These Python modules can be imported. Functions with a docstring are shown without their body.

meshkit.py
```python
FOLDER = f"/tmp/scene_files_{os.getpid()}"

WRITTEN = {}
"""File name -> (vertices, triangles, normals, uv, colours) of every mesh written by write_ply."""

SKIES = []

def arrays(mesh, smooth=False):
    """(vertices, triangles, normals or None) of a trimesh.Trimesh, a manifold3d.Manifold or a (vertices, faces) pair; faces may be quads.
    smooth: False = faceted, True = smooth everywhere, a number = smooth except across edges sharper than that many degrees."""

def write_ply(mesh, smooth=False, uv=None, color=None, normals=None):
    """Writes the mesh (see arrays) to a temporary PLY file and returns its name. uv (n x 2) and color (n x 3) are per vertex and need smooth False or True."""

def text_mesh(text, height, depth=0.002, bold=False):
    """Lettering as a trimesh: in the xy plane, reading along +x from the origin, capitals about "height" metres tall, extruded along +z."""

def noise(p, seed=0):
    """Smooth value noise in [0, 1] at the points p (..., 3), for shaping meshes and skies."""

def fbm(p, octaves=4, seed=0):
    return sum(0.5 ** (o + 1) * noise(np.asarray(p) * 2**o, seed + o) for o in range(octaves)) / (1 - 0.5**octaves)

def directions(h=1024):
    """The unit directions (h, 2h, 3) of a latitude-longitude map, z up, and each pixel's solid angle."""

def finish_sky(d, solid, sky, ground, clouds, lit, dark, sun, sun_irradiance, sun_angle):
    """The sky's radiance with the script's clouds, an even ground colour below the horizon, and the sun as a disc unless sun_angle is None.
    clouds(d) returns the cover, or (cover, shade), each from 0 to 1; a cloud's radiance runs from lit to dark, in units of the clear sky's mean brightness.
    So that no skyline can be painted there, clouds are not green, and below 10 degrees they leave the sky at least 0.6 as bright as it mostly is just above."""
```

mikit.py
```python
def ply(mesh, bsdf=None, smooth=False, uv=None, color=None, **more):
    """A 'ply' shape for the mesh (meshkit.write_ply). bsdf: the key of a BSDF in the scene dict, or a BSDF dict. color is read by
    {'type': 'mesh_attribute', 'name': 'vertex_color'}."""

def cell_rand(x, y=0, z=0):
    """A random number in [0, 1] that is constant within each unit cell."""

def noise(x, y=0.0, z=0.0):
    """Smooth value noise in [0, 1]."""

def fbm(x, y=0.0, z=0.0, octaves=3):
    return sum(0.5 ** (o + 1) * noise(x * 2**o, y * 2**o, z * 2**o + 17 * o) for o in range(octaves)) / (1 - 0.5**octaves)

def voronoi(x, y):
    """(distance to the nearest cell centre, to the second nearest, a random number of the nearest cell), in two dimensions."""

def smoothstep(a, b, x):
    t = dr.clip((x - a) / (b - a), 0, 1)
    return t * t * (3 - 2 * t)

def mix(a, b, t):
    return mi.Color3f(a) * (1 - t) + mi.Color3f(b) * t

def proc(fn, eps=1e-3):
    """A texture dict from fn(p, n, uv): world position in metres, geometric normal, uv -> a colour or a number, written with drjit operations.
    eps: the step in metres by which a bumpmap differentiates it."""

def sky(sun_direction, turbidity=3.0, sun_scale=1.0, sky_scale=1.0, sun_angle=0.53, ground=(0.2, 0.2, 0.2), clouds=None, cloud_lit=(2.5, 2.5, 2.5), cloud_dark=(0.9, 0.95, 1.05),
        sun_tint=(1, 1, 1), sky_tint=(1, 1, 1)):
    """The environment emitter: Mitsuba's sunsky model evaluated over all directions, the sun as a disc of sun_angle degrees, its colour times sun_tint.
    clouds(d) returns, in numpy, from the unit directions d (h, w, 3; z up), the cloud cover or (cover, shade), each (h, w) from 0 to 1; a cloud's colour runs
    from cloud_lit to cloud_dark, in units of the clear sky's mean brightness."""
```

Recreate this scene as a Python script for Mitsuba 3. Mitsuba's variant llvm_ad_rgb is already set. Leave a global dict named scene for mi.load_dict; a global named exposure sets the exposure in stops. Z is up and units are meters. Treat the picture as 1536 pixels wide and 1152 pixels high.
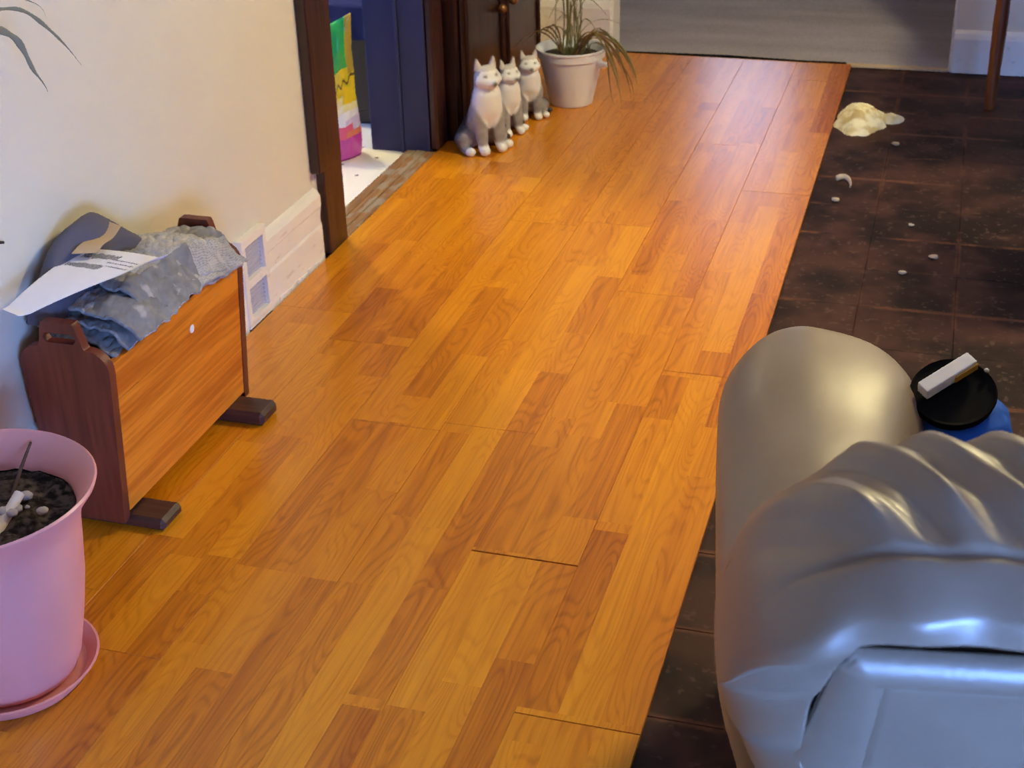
import math
import numpy as np, trimesh, manifold3d
import drjit as dr, mitsuba as mi
import mikit, meshkit
from mikit import proc, noise, fbm, voronoi, cell_rand, smoothstep, mix

T = mi.ScalarTransform4f
scene = {'type': 'scene'}
labels = {}

# ---------------------------------------------------------------- camera
CAM = np.array([0.0, 0.0, 1.5])
RIGHT = np.array([0.9584779, 0.28409426, -0.02470965])
DOWN = np.array([0.11226574, -0.45557105, -0.88309197])
FWD = np.array([-0.26213836, 0.84365009, -0.46854883])
scene['camera'] = {
    'type': 'thinlens', 'fov': math.degrees(2 * math.atan(768 / 2150.0)), 'fov_axis': 'x',
    'aperture_radius': 0.0022, 'focus_distance': 2.1, 'near_clip': 0.05, 'far_clip': 60.0,
    'to_world': T().look_at(origin=CAM.tolist(), target=(CAM + FWD).tolist(), up=(-DOWN).tolist()),
}
exposure = 0.08

# ---------------------------------------------------------------- lights
LAMP = (0.66, 3.54, 2.14)
LAMP_RGB = [176.0, 149.0, 77.0]
DAY_RGB = [9.6, 20.0, 52.0]          # window behind the camera
BACK_RGB = [2.6, 3.1, 4.6]         # window of the far room
KITCHEN_RGB = [3.5, 6.0, 18.0]


def rgb(*c):
    return {'type': 'rgb', 'value': list(c)}


def srgb(r, g, b):
    f = lambda c: c / 12.92 if c <= 0.04045 else ((c + 0.055) / 1.055) ** 2.4
    return [f(r / 255), f(g / 255), f(b / 255)]


# ---------------------------------------------------------------- materials
def principled(color, rough=0.5, spec=0.5, **k):
    if isinstance(color, (list, tuple)):
        color = rgb(*color)
    return {'type': 'twosided', 'b': {'type': 'principled', 'base_color': color, 'roughness': rough, 'specular': spec, **k}}


def bumped(color, rough, fn, scale, spec=0.5, eps=1e-3, **k):
    if isinstance(color, (list, tuple)):
        color = rgb(*color)
    return {'type': 'twosided', 'b': {'type': 'bumpmap', 't': proc(fn, eps), 'scale': scale,
            'b': {'type': 'principled', 'base_color': color, 'roughness': rough, 'specular': spec, **k}}}


L_DARK, L_MID, L_LIGHT = (0.31, 0.066, 0.003), (0.53, 0.168, 0.004), (0.67, 0.262, 0.008)


def laminate_fn(p, n, uv):
    tone, seed = 0.53 + (uv.x - 0.53) * 0.86, uv.y * 50
    streak = fbm(p.x * 260 + seed, p.y * 7 + seed * 3, 0, 3)
    wav = noise(p.x * 30 + seed * 2, p.y * 4.5 + seed * 5)
    ring = wav * 7 + p.x * 35
    ring = ring - dr.floor(ring)
    cath = smoothstep(0.0, 0.35, ring) * (1 - smoothstep(0.75, 1.0, ring))
    wide = noise(p.x * 55 + seed, p.y * 2.2 + seed)
    t = dr.clip(tone + 0.42 * (streak - 0.5) + 0.20 * (cath - 0.5) + 0.30 * (wide - 0.5), 0, 1)
    c = mix(L_DARK, L_MID, dr.clip(t * 2, 0, 1))
    return mix(c, L_LIGHT, dr.clip(t * 2 - 1, 0, 1))


def tile_fn(p, n, uv):
    d = fbm(p.x * 9, p.y * 9, 3, 4)
    f = fbm(p.x * 70, p.y * 70, 5, 3)
    c = mix((0.010, 0.0045, 0.0045), (0.042, 0.017, 0.014), smoothstep(0.3, 0.75, d))
    # worn reddish tile edges
    ex = dr.abs((p.x + 0.13) / 0.2286 - dr.round((p.x + 0.13) / 0.2286)) * 0.2286
    ey = dr.abs((p.y - 3.30) / 0.2286 - dr.round((p.y - 3.30) / 0.2286)) * 0.2286
    e = 1 - smoothstep(0.0, 0.014, dr.minimum(ex + 0.004, ey) + 0.012 * (f - 0.5))
    w = e * smoothstep(0.42, 0.62, fbm(p.x * 6 + 7, p.y * 6, 9, 3))
    c = mix(c, (0.13, 0.050, 0.025), 0.7 * w)
    return mix(c, (0.075, 0.042, 0.032), 0.5 * smoothstep(0.66, 0.8, f))


def wall_fn(p, n, uv):
    f = fbm(p.x * 3, p.y * 3, p.z * 3, 3)
    return mix((0.66, 0.595, 0.455), (0.72, 0.66, 0.525), f)


def wall_bump(p, n, uv):
    return fbm(p.x * 60, p.y * 60, p.z * 60, 3)


def trim_fn(p, n, uv):
    f = fbm(p.x * 14, p.y * 14, p.z * 14, 3)
    s = smoothstep(0.66, 0.80, fbm(p.x * 40, p.y * 25, p.z * 60 + 3, 3))
    return mix(mix((0.76, 0.72, 0.62), (0.81, 0.77, 0.68), f), (0.52, 0.45, 0.34), 0.4 * s)


def wood_fn(dark, light, ax, scale=1.0):
    def fn(p, n, uv):
        q = [p.x, p.y, p.z]
        a = [q[i] * (9 if i == ax else 130) * scale for i in range(3)]
        b = [q[i] * (2.5 if i == ax else 26) * scale for i in range(3)]
        t = 0.55 * fbm(a[0], a[1], a[2], 3) + 0.45 * noise(b[0], b[1], b[2])
        return mix(dark, light, smoothstep(0.25, 0.75, t))
    return fn


rack_fn = wood_fn((0.44, 0.095, 0.006), (0.68, 0.215, 0.015), 1)
rack_end_fn = wood_fn((0.085, 0.016, 0.008), (0.150, 0.031, 0.013), 2)
runner_fn = wood_fn((0.028, 0.010, 0.008), (0.055, 0.018, 0.012), 0)
casing_fn = wood_fn((0.016, 0.005, 0.005), (0.038, 0.011, 0.010), 2)
cabinet_fn = wood_fn((0.010, 0.003, 0.003), (0.030, 0.008, 0.005), 2)
table_fn = wood_fn((0.10, 0.028, 0.008), (0.22, 0.07, 0.018), 2)


def threshold_fn(p, n, uv):
    a = fbm(p.x * 120, p.y * 9, 0, 3)
    w = smoothstep(0.45, 0.65, fbm(p.x * 50, p.y * 16, 4, 3))
    c = mix((0.14, 0.055, 0.018), (0.32, 0.17, 0.06), a)
    return mix(c, (0.30, 0.25, 0.17), 0.7 * w)


def carpet_fn(p, n, uv):
    f = fbm(p.x * 160, p.y * 160, 0, 2)
    b = fbm(p.x * 2.2, p.y * 9, 3, 3)
    return mix((0.22, 0.20, 0.23), (0.42, 0.38, 0.43), dr.clip(0.5 * f + 0.6 * b - 0.05, 0, 1))


def vinyl_fn(p, n, uv):
    a = (p.x + p.y) / 0.17
    b = (p.x - p.y) / 0.17
    da, db = dr.abs(a - dr.round(a)), dr.abs(b - dr.round(b))
    dot = 1 - smoothstep(0.06, 0.09, da + db)
    f = fbm(p.x * 8, p.y * 8, 0, 3)
    return mix(mix((0.78, 0.75, 0.60), (0.86, 0.84, 0.71), f), (0.10, 0.09, 0.08), dot)


def leather_fn(p, n, uv):
    f = fbm(p.x * 12, p.y * 12, p.z * 12, 3)
    return mix((0.158, 0.112, 0.074), (0.192, 0.138, 0.091), f)


def leather_bump(p, n, uv):
    return fbm(p.x * 260, p.y * 260, p.z * 260, 2)


def news_fn(p, n, uv):
    # columns of small grey type and a few darker picture blocks, printed in the sheet's own uv
    row = dr.floor(uv.y * 70)
    ink = cell_rand(dr.floor(uv.x * 110), row, 3)
    line = smoothstep(0.25, 0.5, dr.abs(uv.y * 70 - row - 0.5) * 2)
    pic = cell_rand(dr.floor(uv.x * 5), dr.floor(uv.y * 4), 7)
    tone = 0.30 + 0.10 * line + 0.12 * (ink - 0.5)
    tone = dr.select(pic > 0.72, 0.16 + 0.12 * fbm(uv.x * 22, uv.y * 22, 1, 3), tone)
    tone = tone * (0.75 + 0.5 * fbm(uv.x * 6, uv.y * 5, 4, 3))
    spot = smoothstep(0.60, 0.80, fbm(uv.x * 16, uv.y * 12, 8, 3))
    return mix(mi.Color3f(tone * 1.0, tone * 0.96, tone * 0.92), (0.56, 0.50, 0.42), 0.6 * spot)


def flyer_fn(p, n, uv):
    c = mi.Color3f(0.80, 0.78, 0.79)
    def band(y0, h, x0, x1, k):
        iny = dr.abs(uv.y - y0) < h
        inx = (uv.x > x0) & (uv.x < x1)
        g = cell_rand(dr.floor(uv.x * 30), k, 5)
        blob = dr.abs(uv.y - y0) < h * (0.45 + 0.55 * g)
        gap = (uv.x * 30 - dr.floor(uv.x * 30)) < 0.72
        return iny & inx & blob & gap
    ink = band(0.87, 0.060, 0.14, 0.60, 1) | band(0.70, 0.045, 0.10, 0.62, 2) | band(0.84, 0.010, 0.58, 0.90, 3) | band(0.79, 0.010, 0.56, 0.92, 4) | band(0.735, 0.010, 0.62, 0.95, 5)
    return dr.select(ink, mi.Color3f(0.06, 0.06, 0.08), c)


def bag_fn(p, n, uv):
    x, y = uv.x, uv.y
    w = 0.05 * (fbm(x * 5, y * 5, 2, 2) - 0.5)
    d = y - 0.45 * x + w
    e = y - 0.16 * x + w
    c = mi.Color3f(0.74, 0.56, 0.02)
    c = dr.select(fbm(x * 6, y * 9, 1, 3) > 0.58, mi.Color3f(0.58, 0.50, 0.03), c)
    c = dr.select((e > 0.60) & (x < 0.52 + w), mi.Color3f(0.02, 0.38, 0.09), c)
    c = dr.select((e > 0.54) & (x >= 0.52 + w), mi.Color3f(0.42, 0.33, 0.05), c)
    g = y - 0.22 * x + w
    c = dr.select(g < 0.30, mi.Color3f(0.82, 0.76, 0.42), c)
    c = dr.select(g < 0.25, mi.Color3f(0.80, 0.80, 0.86), c)
    c = dr.select((g < 0.25) & (x > 0.60 + w) & (y < 0.42), mi.Color3f(0.24, 0.08, 0.33), c)
    c = dr.select((y < 0.30 + w) & (x > 0.45) & (x < 0.75), mi.Color3f(0.60, 0.52, 0.74), c)
    c = dr.select((y < 0.26 + w) & (x < 0.55), mi.Color3f(0.66, 0.10, 0.22), c)
    c = dr.select((y < 0.21 + w) & (x > 0.45), mi.Color3f(0.66, 0.20, 0.12), c)
    c = dr.select(y < 0.165 + w, mi.Color3f(0.48, 0.05, 0.34), c)
    squig = (dr.abs(y - 0.52 - 0.3 * (x - 0.3) - 0.02 * dr.sin(x * 60)) < 0.010) & (x > 0.25) & (x < 0.62)
    return dr.select(squig, mi.Color3f(0.10, 0.06, 0.02), c)


def soil_fn(p, n, uv):
    f = fbm(p.x * 90, p.y * 90, p.z * 90, 3)
    return mix((0.010, 0.008, 0.008), (0.075, 0.058, 0.050), smoothstep(0.3, 0.75, f))


def pink_fn(p, n, uv):
    f = fbm(p.x * 18, p.y * 18, p.z * 6, 3)
    return mix((0.60, 0.240, 0.205), (0.68, 0.285, 0.245), f)


def rag_fn(p, n, uv):
    f = fbm(p.x * 30, p.y * 30, p.z * 30, 3)
    return mix((0.52, 0.42, 0.20), (0.78, 0.72, 0.50), smoothstep(0.35, 0.65, f))


def cloth_bump(p, n, uv):
    return fbm(p.x * 300, p.y * 300, p.z * 300, 2)


B = scene
B['m_laminate'] = principled(proc(laminate_fn), 0.27, 0.5)
B['m_tile'] = principled(proc(tile_fn), 0.65, 0.15)
B['m_wall'] = bumped(proc(wall_fn), 0.75, wall_bump, 0.0006, 0.25)
B['m_ceiling'] = principled((0.50, 0.47, 0.42), 0.9, 0.1)
B['m_panelling'] = principled((0.20, 0.125, 0.07), 0.6, 0.3)
B['m_trim'] = principled(proc(trim_fn), 0.4, 0.4)
B['m_grille'] = principled((0.42, 0.42, 0.50), 0.5, 0.4)
B['m_casing'] = principled(proc(casing_fn), 0.35, 0.5)
B['m_cabinet'] = principled(proc(cabinet_fn), 0.30, 0.5)
B['m_rack'] = principled(proc(rack_fn), 0.42, 0.45)
B['m_rack_end'] = principled(proc(rack_end_fn), 0.42, 0.45)
B['m_runner'] = principled(proc(runner_fn), 0.45, 0.4)
B['m_table'] = principled(proc(table_fn), 0.35, 0.5)
B['m_threshold'] = principled(proc(threshold_fn), 0.55, 0.35)
B['m_carpet'] = principled(proc(carpet_fn), 0.95, 0.05)
B['m_vinyl'] = principled(proc(vinyl_fn), 0.35, 0.45)
B['m_leather'] = bumped(proc(leather_fn), 0.42, leather_bump, 0.00022, 1.0, clearcoat=0.5, clearcoat_gloss=0.5)
B['m_piping'] = principled((0.10, 0.088, 0.08), 0.35, 0.5)
B['m_dark_base'] = principled((0.02, 0.018, 0.018), 0.7, 0.2)
B['m_news'] = principled(proc(news_fn), 0.8, 0.15)
B['m_flyer'] = principled(proc(flyer_fn), 0.6, 0.25)
B['m_tan'] = principled((0.50, 0.36, 0.21), 0.7, 0.2)
B['m_garment'] = bumped((0.105, 0.098, 0.118), 0.9, cloth_bump, 0.0006, 0.1)
B['m_pink'] = principled(proc(pink_fn), 0.38, 0.45)
B['m_soil'] = principled(proc(soil_fn), 0.95, 0.05)
B['m_stone'] = principled((0.33, 0.29, 0.28), 0.8, 0.2)
B['m_stake'] = principled((0.66, 0.56, 0.45), 0.6, 0.3)
B['m_twig'] = principled((0.06, 0.035, 0.03), 0.7, 0.2)
B['m_leaf'] = {'type': 'twosided', 'b': {'type': 'principled', 'base_color': rgb(0.20, 0.21, 0.15), 'roughness': 0.5}}
B['m_grass'] = {'type': 'twosided', 'b': {'type': 'principled', 'base_color': rgb(0.20, 0.20, 0.06), 'roughness': 0.55}}
B['m_dry'] = {'type': 'twosided', 'b': {'type': 'principled', 'base_color': rgb(0.22, 0.13, 0.045), 'roughness': 0.7}}
B['m_bucket'] = principled((0.80, 0.83, 0.87), 0.35, 0.45)
B['m_figure'] = {'type': 'twosided', 'b': {'type': 'principled', 'base_color': {'type': 'mesh_attribute', 'name': 'vertex_color'}, 'roughness': 0.4, 'specular': 0.45}}
B['m_bag'] = principled(proc(bag_fn), 0.25, 0.6)
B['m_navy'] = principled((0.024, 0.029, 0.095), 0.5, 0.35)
B['m_navy_cloth'] = principled((0.022, 0.026, 0.085), 0.9, 0.1)
B['m_appliance'] = principled((0.008, 0.008, 0.010), 0.3, 0.5)
B['m_rag'] = bumped(proc(rag_fn), 0.9, cloth_bump, 0.0008, 0.1)
B['m_crumb'] = principled((0.44, 0.36, 0.25), 0.8, 0.2)
B['m_black'] = principled((0.003, 0.003, 0.004), 0.75, 0.05)
B['m_blue'] = bumped((0.010, 0.085, 0.42), 0.75, cloth_bump, 0.0008, 0.25)
B['m_card'] = principled((0.78, 0.74, 0.70), 0.5, 0.3)
B['m_gold'] = principled((0.60, 0.33, 0.05), 0.35, 0.5, metallic=0.4)
B['m_steel'] = principled((0.6, 0.58, 0.56), 0.25, 0.5, metallic=0.9)
B['m_frame'] = principled((0.75, 0.74, 0.72), 0.4, 0.4)
B['m_brass'] = principled((0.35, 0.16, 0.05), 0.3, 0.5, metallic=0.8)


# ---------------------------------------------------------------- mesh helpers
def numbered(key):
    if key not in scene and not any(k.startswith(key + '__') for k in scene):
        return key
    i = 1
    while True:
        k = f'{key}_{i:03d}'
        if k not in scene and not any(q.startswith(k + '__') for q in scene):
            return k
        i += 1


def obj(key, mesh, bsdf, smooth=False, uv=None, color=None, **more):
    key = numbered(key)
    scene[key] = mikit.ply(mesh, bsdf, smooth, uv=uv, color=color, **more)
    return key


def tag(key, label=None, cat=None, group=None, kind=None):
    d = labels.setdefault(key, {})
    for k, v in (('label', label), ('category', cat), ('group', group), ('kind', kind)):
        if v:
            d[k] = v
    return key


def struct(key, mesh, bsdf, label, smooth=False, **k):
    key = obj(key, mesh, bsdf, smooth, **k)
    return tag(key, label, None, None, 'structure')


def cat_mesh(ms):
    return trimesh.util.concatenate([trimesh.Trimesh(np.asarray(m.vertices), np.asarray(m.faces), process=False) for m in ms])


def box(x0, x1, y0, y1, z0, z1, bev=0.0):
    """A box between two corners; bev chamfers every edge."""
    if bev <= 0:
        m = trimesh.creation.box((x1 - x0, y1 - y0, z1 - z0))
        m.apply_translation(((x0 + x1) / 2, (y0 + y1) / 2, (z0 + z1) / 2))
        return m
    pts = []
    for sx in (0, 1):
        for sy in (0, 1):
            for sz in (0, 1):
                X, Y, Z = (x0, x1)[sx], (y0, y1)[sy], (z0, z1)[sz]
                dx, dy, dz = bev * (1 - 2 * sx), bev * (1 - 2 * sy), bev * (1 - 2 * sz)
                pts += [(X, Y + dy, Z + dz), (X + dx, Y, Z + dz), (X + dx, Y + dy, Z)]
    return trimesh.convex.convex_hull(np.array(pts))


def loft(rings, caps=True):
    """A closed surface through rings (k, n, 3), each ring closed; flat-fan caps."""
    R = np.asarray(rings, float)
    k, n = R.shape[:2]
    v = R.reshape(-1, 3)
    f = []
    for i in range(k - 1):
        a = i * n + np.arange(n)
        b = i * n + (np.arange(n) + 1) % n
        f.append(np.stack([a, b, b + n], 1))
        f.append(np.stack([a, b + n, a + n], 1))
    if caps:
        v = np.vstack([v, R[0].mean(0), R[-1].mean(0)])
        a, b = np.arange(n), (np.arange(n) + 1) % n
        f.append(np.stack([b, a, np.full(n, k * n)], 1))
        f.append(np.stack([a + (k - 1) * n, b + (k - 1) * n, np.full(n, k * n + 1)], 1))
    m = trimesh.Trimesh(v, np.vstack(f), process=False)
    if caps and m.volume < 0:
        m.invert()
    return m


def lathe(profile, n=64):
    """profile: (r, z) from the bottom axis round the outside and back; closed by the axis."""
    p = np.asarray(profile, float)
    a = np.linspace(0, 2 * np.pi, n, endpoint=False)
    rings = np.stack([np.stack([r * np.cos(a), r * np.sin(a), np.full(n, z)], 1) for r, z in p])
    m = loft(rings)
    if m.volume < 0:
        m.invert()
    return m


def spline(pts, n=24):
    p = np.asarray(pts, float)
    from scipy.interpolate import CubicSpline
    t = np.concatenate([[0], np.cumsum(np.linalg.norm(np.diff(p, axis=0), axis=1))])
    return CubicSpline(t, p)(np.linspace(0, t[-1], n))


def tube(path, radius, sides=8, flat=1.0, side_dir=None):
    """A tube along a path; flat < 1 squashes it into a blade, side_dir is the blade's wide direction."""
    P = np.asarray(path, float)
    r = np.broadcast_to(np.asarray(radius, float), (len(P),))
    tg = np.gradient(P, axis=0)
    tg /= np.linalg.norm(tg, axis=1, keepdims=True)
    ref = np.array([0.3, 0.5, 0.81]) if side_dir is None else np.asarray(side_dir, float)
    rings = []
    a = np.linspace(0, 2 * np.pi, sides, endpoint=False)
    for i in range(len(P)):
        s = ref - tg[i] * (ref @ tg[i])
        s /= max(np.linalg.norm(s), 1e-9)
        u = np.cross(tg[i], s)
        rings.append(P[i] + r[i] * (np.cos(a)[:, None] * s + flat * np.sin(a)[:, None] * u))
    return loft(rings)


def puff(a, b, c, p=3.0, n=24, q=None):
    """Rounded cushion: a subdivided cube pushed onto a superellipsoid of half sizes a, b, c."""
    g = np.linspace(-1, 1, n + 1)
    g = np.tan(g * np.pi / 4)
    vs, fs = [], []
    U, V = np.meshgrid(g, g, indexing='ij')
    for ax in range(3):
        for s in (-1, 1):
            P = np.zeros((n + 1, n + 1, 3))
            P[..., ax] = s
            P[..., (ax + 1) % 3] = U
            P[..., (ax + 2) % 3] = V
            base = len(vs) * (n + 1) ** 2
            vs.append(P.reshape(-1, 3))
            i = (np.arange(n)[:, None] * (n + 1) + np.arange(n)[None]).ravel() + base
            quad = np.stack([i, i + n + 1, i + n + 2, i + 1], 1)
            if s < 0:
                quad = quad[:, ::-1]
            fs.append(quad[:, [0, 1, 2]])
            fs.append(quad[:, [0, 2, 3]])
    v = np.vstack(vs)
    v /= (np.abs(v) ** p).sum(1, keepdims=True) ** (1 / p)
    m = trimesh.Trimesh(v * [a, b, c], np.vstack(fs), process=False)
    m.merge_vertices()
    if m.volume < 0:
        m.invert()
    return m


def sheet(P, thick, uvs=False):
    """A thin slab under a grid of points (i, j, 3); returns mesh and uv over the grid."""
    P = np.asarray(P, float)
    k, n = P.shape[:2]
    du, dv = np.gradient(P, axis=0), np.gradient(P, axis=1)
    nn = np.cross(du, dv)
    nn /= np.maximum(np.linalg.norm(nn, axis=2, keepdims=True), 1e-9)
    top, bot = P.reshape(-1, 3), (P - nn * thick).reshape(-1, 3)
    v = np.vstack([top, bot])
    i = (np.arange(k - 1)[:, None] * n + np.arange(n - 1)[None]).ravel()
    q = np.stack([i, i + n, i + n + 1, i + 1], 1)
    f = [q[:, [0, 1, 2]], q[:, [0, 2, 3]]]
    o = k * n
    qb = q[:, ::-1] + o
    f += [qb[:, [0, 1, 2]], qb[:, [0, 2, 3]]]
    edge = list(range(n)) + [j * n + n - 1 for j in range(1, k)] + [(k - 1) * n + j for j in range(n - 2, -1, -1)] + [j * n for j in range(k - 2, 0, -1)]
    e = np.array(edge)
    e2 = np.roll(e, -1)
    f += [np.stack([e, e2, e2 + o], 1), np.stack([e, e2 + o, e + o], 1)]
    m = trimesh.Trimesh(v, np.vstack(f), process=False)
    if m.volume < 0:
        m.invert()
    U, V = np.meshgrid(np.linspace(0, 1, k), np.linspace(0, 1, n), indexing='ij')
    uv = np.stack([U.ravel(), V.ravel()], 1)
    return m, np.vstack([uv, uv])


def turned(m, M):
    m = m.copy()
    m.apply_transform(M)
    return m


def rotz(a, loc=(0, 0, 0)):
    M = trimesh.transformations.rotation_matrix(a, (0, 0, 1))
    M[:3, 3] = loc
    return M


# ================================================================ THE SETTING
WX = -1.545                      # face of the left wall
D0, D1 = 3.40, 4.15              # doorway in the left wall
BY = 5.45                        # wall between this room and the far room
H = 2.5

# --- left wall: two pieces and the lintel in one mesh
lw = cat_mesh([box(WX - 0.12, WX, -1.7, D0 - 0.02, 0, H), box(WX - 0.12, WX, D1 + 0.02, BY + 0.12, 0, H),
               box(WX - 0.12, WX, D0 - 0.02, D1 + 0.02, 2.05, H)])
struct('wall_left', lw, 'm_wall', 'cream plaster wall on the left with a doorway in it')
# --- wall with the wide opening to the far room
OX0, OX1 = -1.253, 0.037
wf = cat_mesh([box(WX, OX0, BY, BY + 0.12, 0, H), box(OX1, 3.0, BY, BY + 0.12, 0, H), box(OX0, OX1, BY, BY + 0.12, 2.1, H)])
struct('wall_far', wf, 'm_wall', 'cream end wall with the wide opening into the far room')
struct('wall_right', box(3.0, 3.12, -1.7, BY, 0, H), 'm_panelling', 'brown panelled wall on the right of the room')
NY = -0.85
wn = cat_mesh([box(WX, 0.6, NY - 0.12, NY, 0, H), box(2.4, 3.12, NY - 0.12, NY, 0, H), box(0.6, 2.4, NY - 0.12, NY, 0, 0.25), box(0.6, 2.4, NY - 0.12, NY, 1.30, H)])
struct('wall_near', wn, 'm_panelling', 'brown panelled wall behind the viewer with a low window')
struct('ceiling', box(-4.2, 3.12, -1.82, 9.3, H, H + 0.1), 'm_ceiling', 'off-white ceiling')

# --- far room and kitchen shells
struct('wall_far_room', cat_mesh([box(-2.6, -1.5, 9.0, 9.1, 0, H), box(-0.85, 3.0, 9.0, 9.1, 0, H), box(-1.5, -0.85, 9.0, 9.1, 0, 0.9), box(-1.5, -0.85, 9.0, 9.1, 1.95, H),
       box(-2.7, -2.6, BY + 0.12, 9.1, 0, H), box(3.0, 3.1, BY, 9.1, 0, H), box(-2.6, WX - 0.12, BY + 0.02, BY + 0.12, 0, H)]), 'm_wall', 'walls of the far room')
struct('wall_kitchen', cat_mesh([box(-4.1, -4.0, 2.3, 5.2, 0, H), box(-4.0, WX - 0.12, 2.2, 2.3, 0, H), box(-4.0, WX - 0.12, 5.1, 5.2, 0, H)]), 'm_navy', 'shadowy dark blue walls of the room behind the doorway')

# --- floors
TS = 0.2286
tx = [-0.13 + TS * k for k in range(-1, 5)]
ty = [3.30 + TS * k for k in range(-10, 10)]
struct('floor', box(-1.6, 3.0, -1.7, BY + 0.005, -0.06, -0.0042), 'm_tile', 'old dark brown tiled floor')
rng = np.random.default_rng(5)
for x in tx[:-1]:
    for y in ty[:-1]:
        x0, x1, y0, y1 = x + 0.0006, x + TS - 0.0006, y + 0.0006, min(y + TS, BY) - 0.0006
        if y0 > BY - 0.02:
            continue
        t = box(x0, x1, y0, y1, -0.0045, -0.0003 + rng.uniform(-0.0006, 0.0002), 0.0012)
        obj('floor__tile', t, 'm_tile')
struct('kitchen_floor', box(-4.0, WX - 0.075, 2.3, 5.1, -0.05, 0.0), 'm_vinyl', 'cream vinyl floor with small dark dots beyond the doorway')
struct('far_room_floor', box(-2.6, 3.0, BY + 0.005, 9.0, -0.06, 0.004), 'm_carpet', 'grey carpet of the far room')

# --- laminate boards: 6 columns of 0.2 m, each board printed as three strips of blocks
LX, LW = -0.323, 0.2
LT = 0.008
lam_starts = {0: 1.645, 1: 2.047, 2: 1.30, 3: 2.45, 4: 1.62, 5: 2.95}
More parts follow.
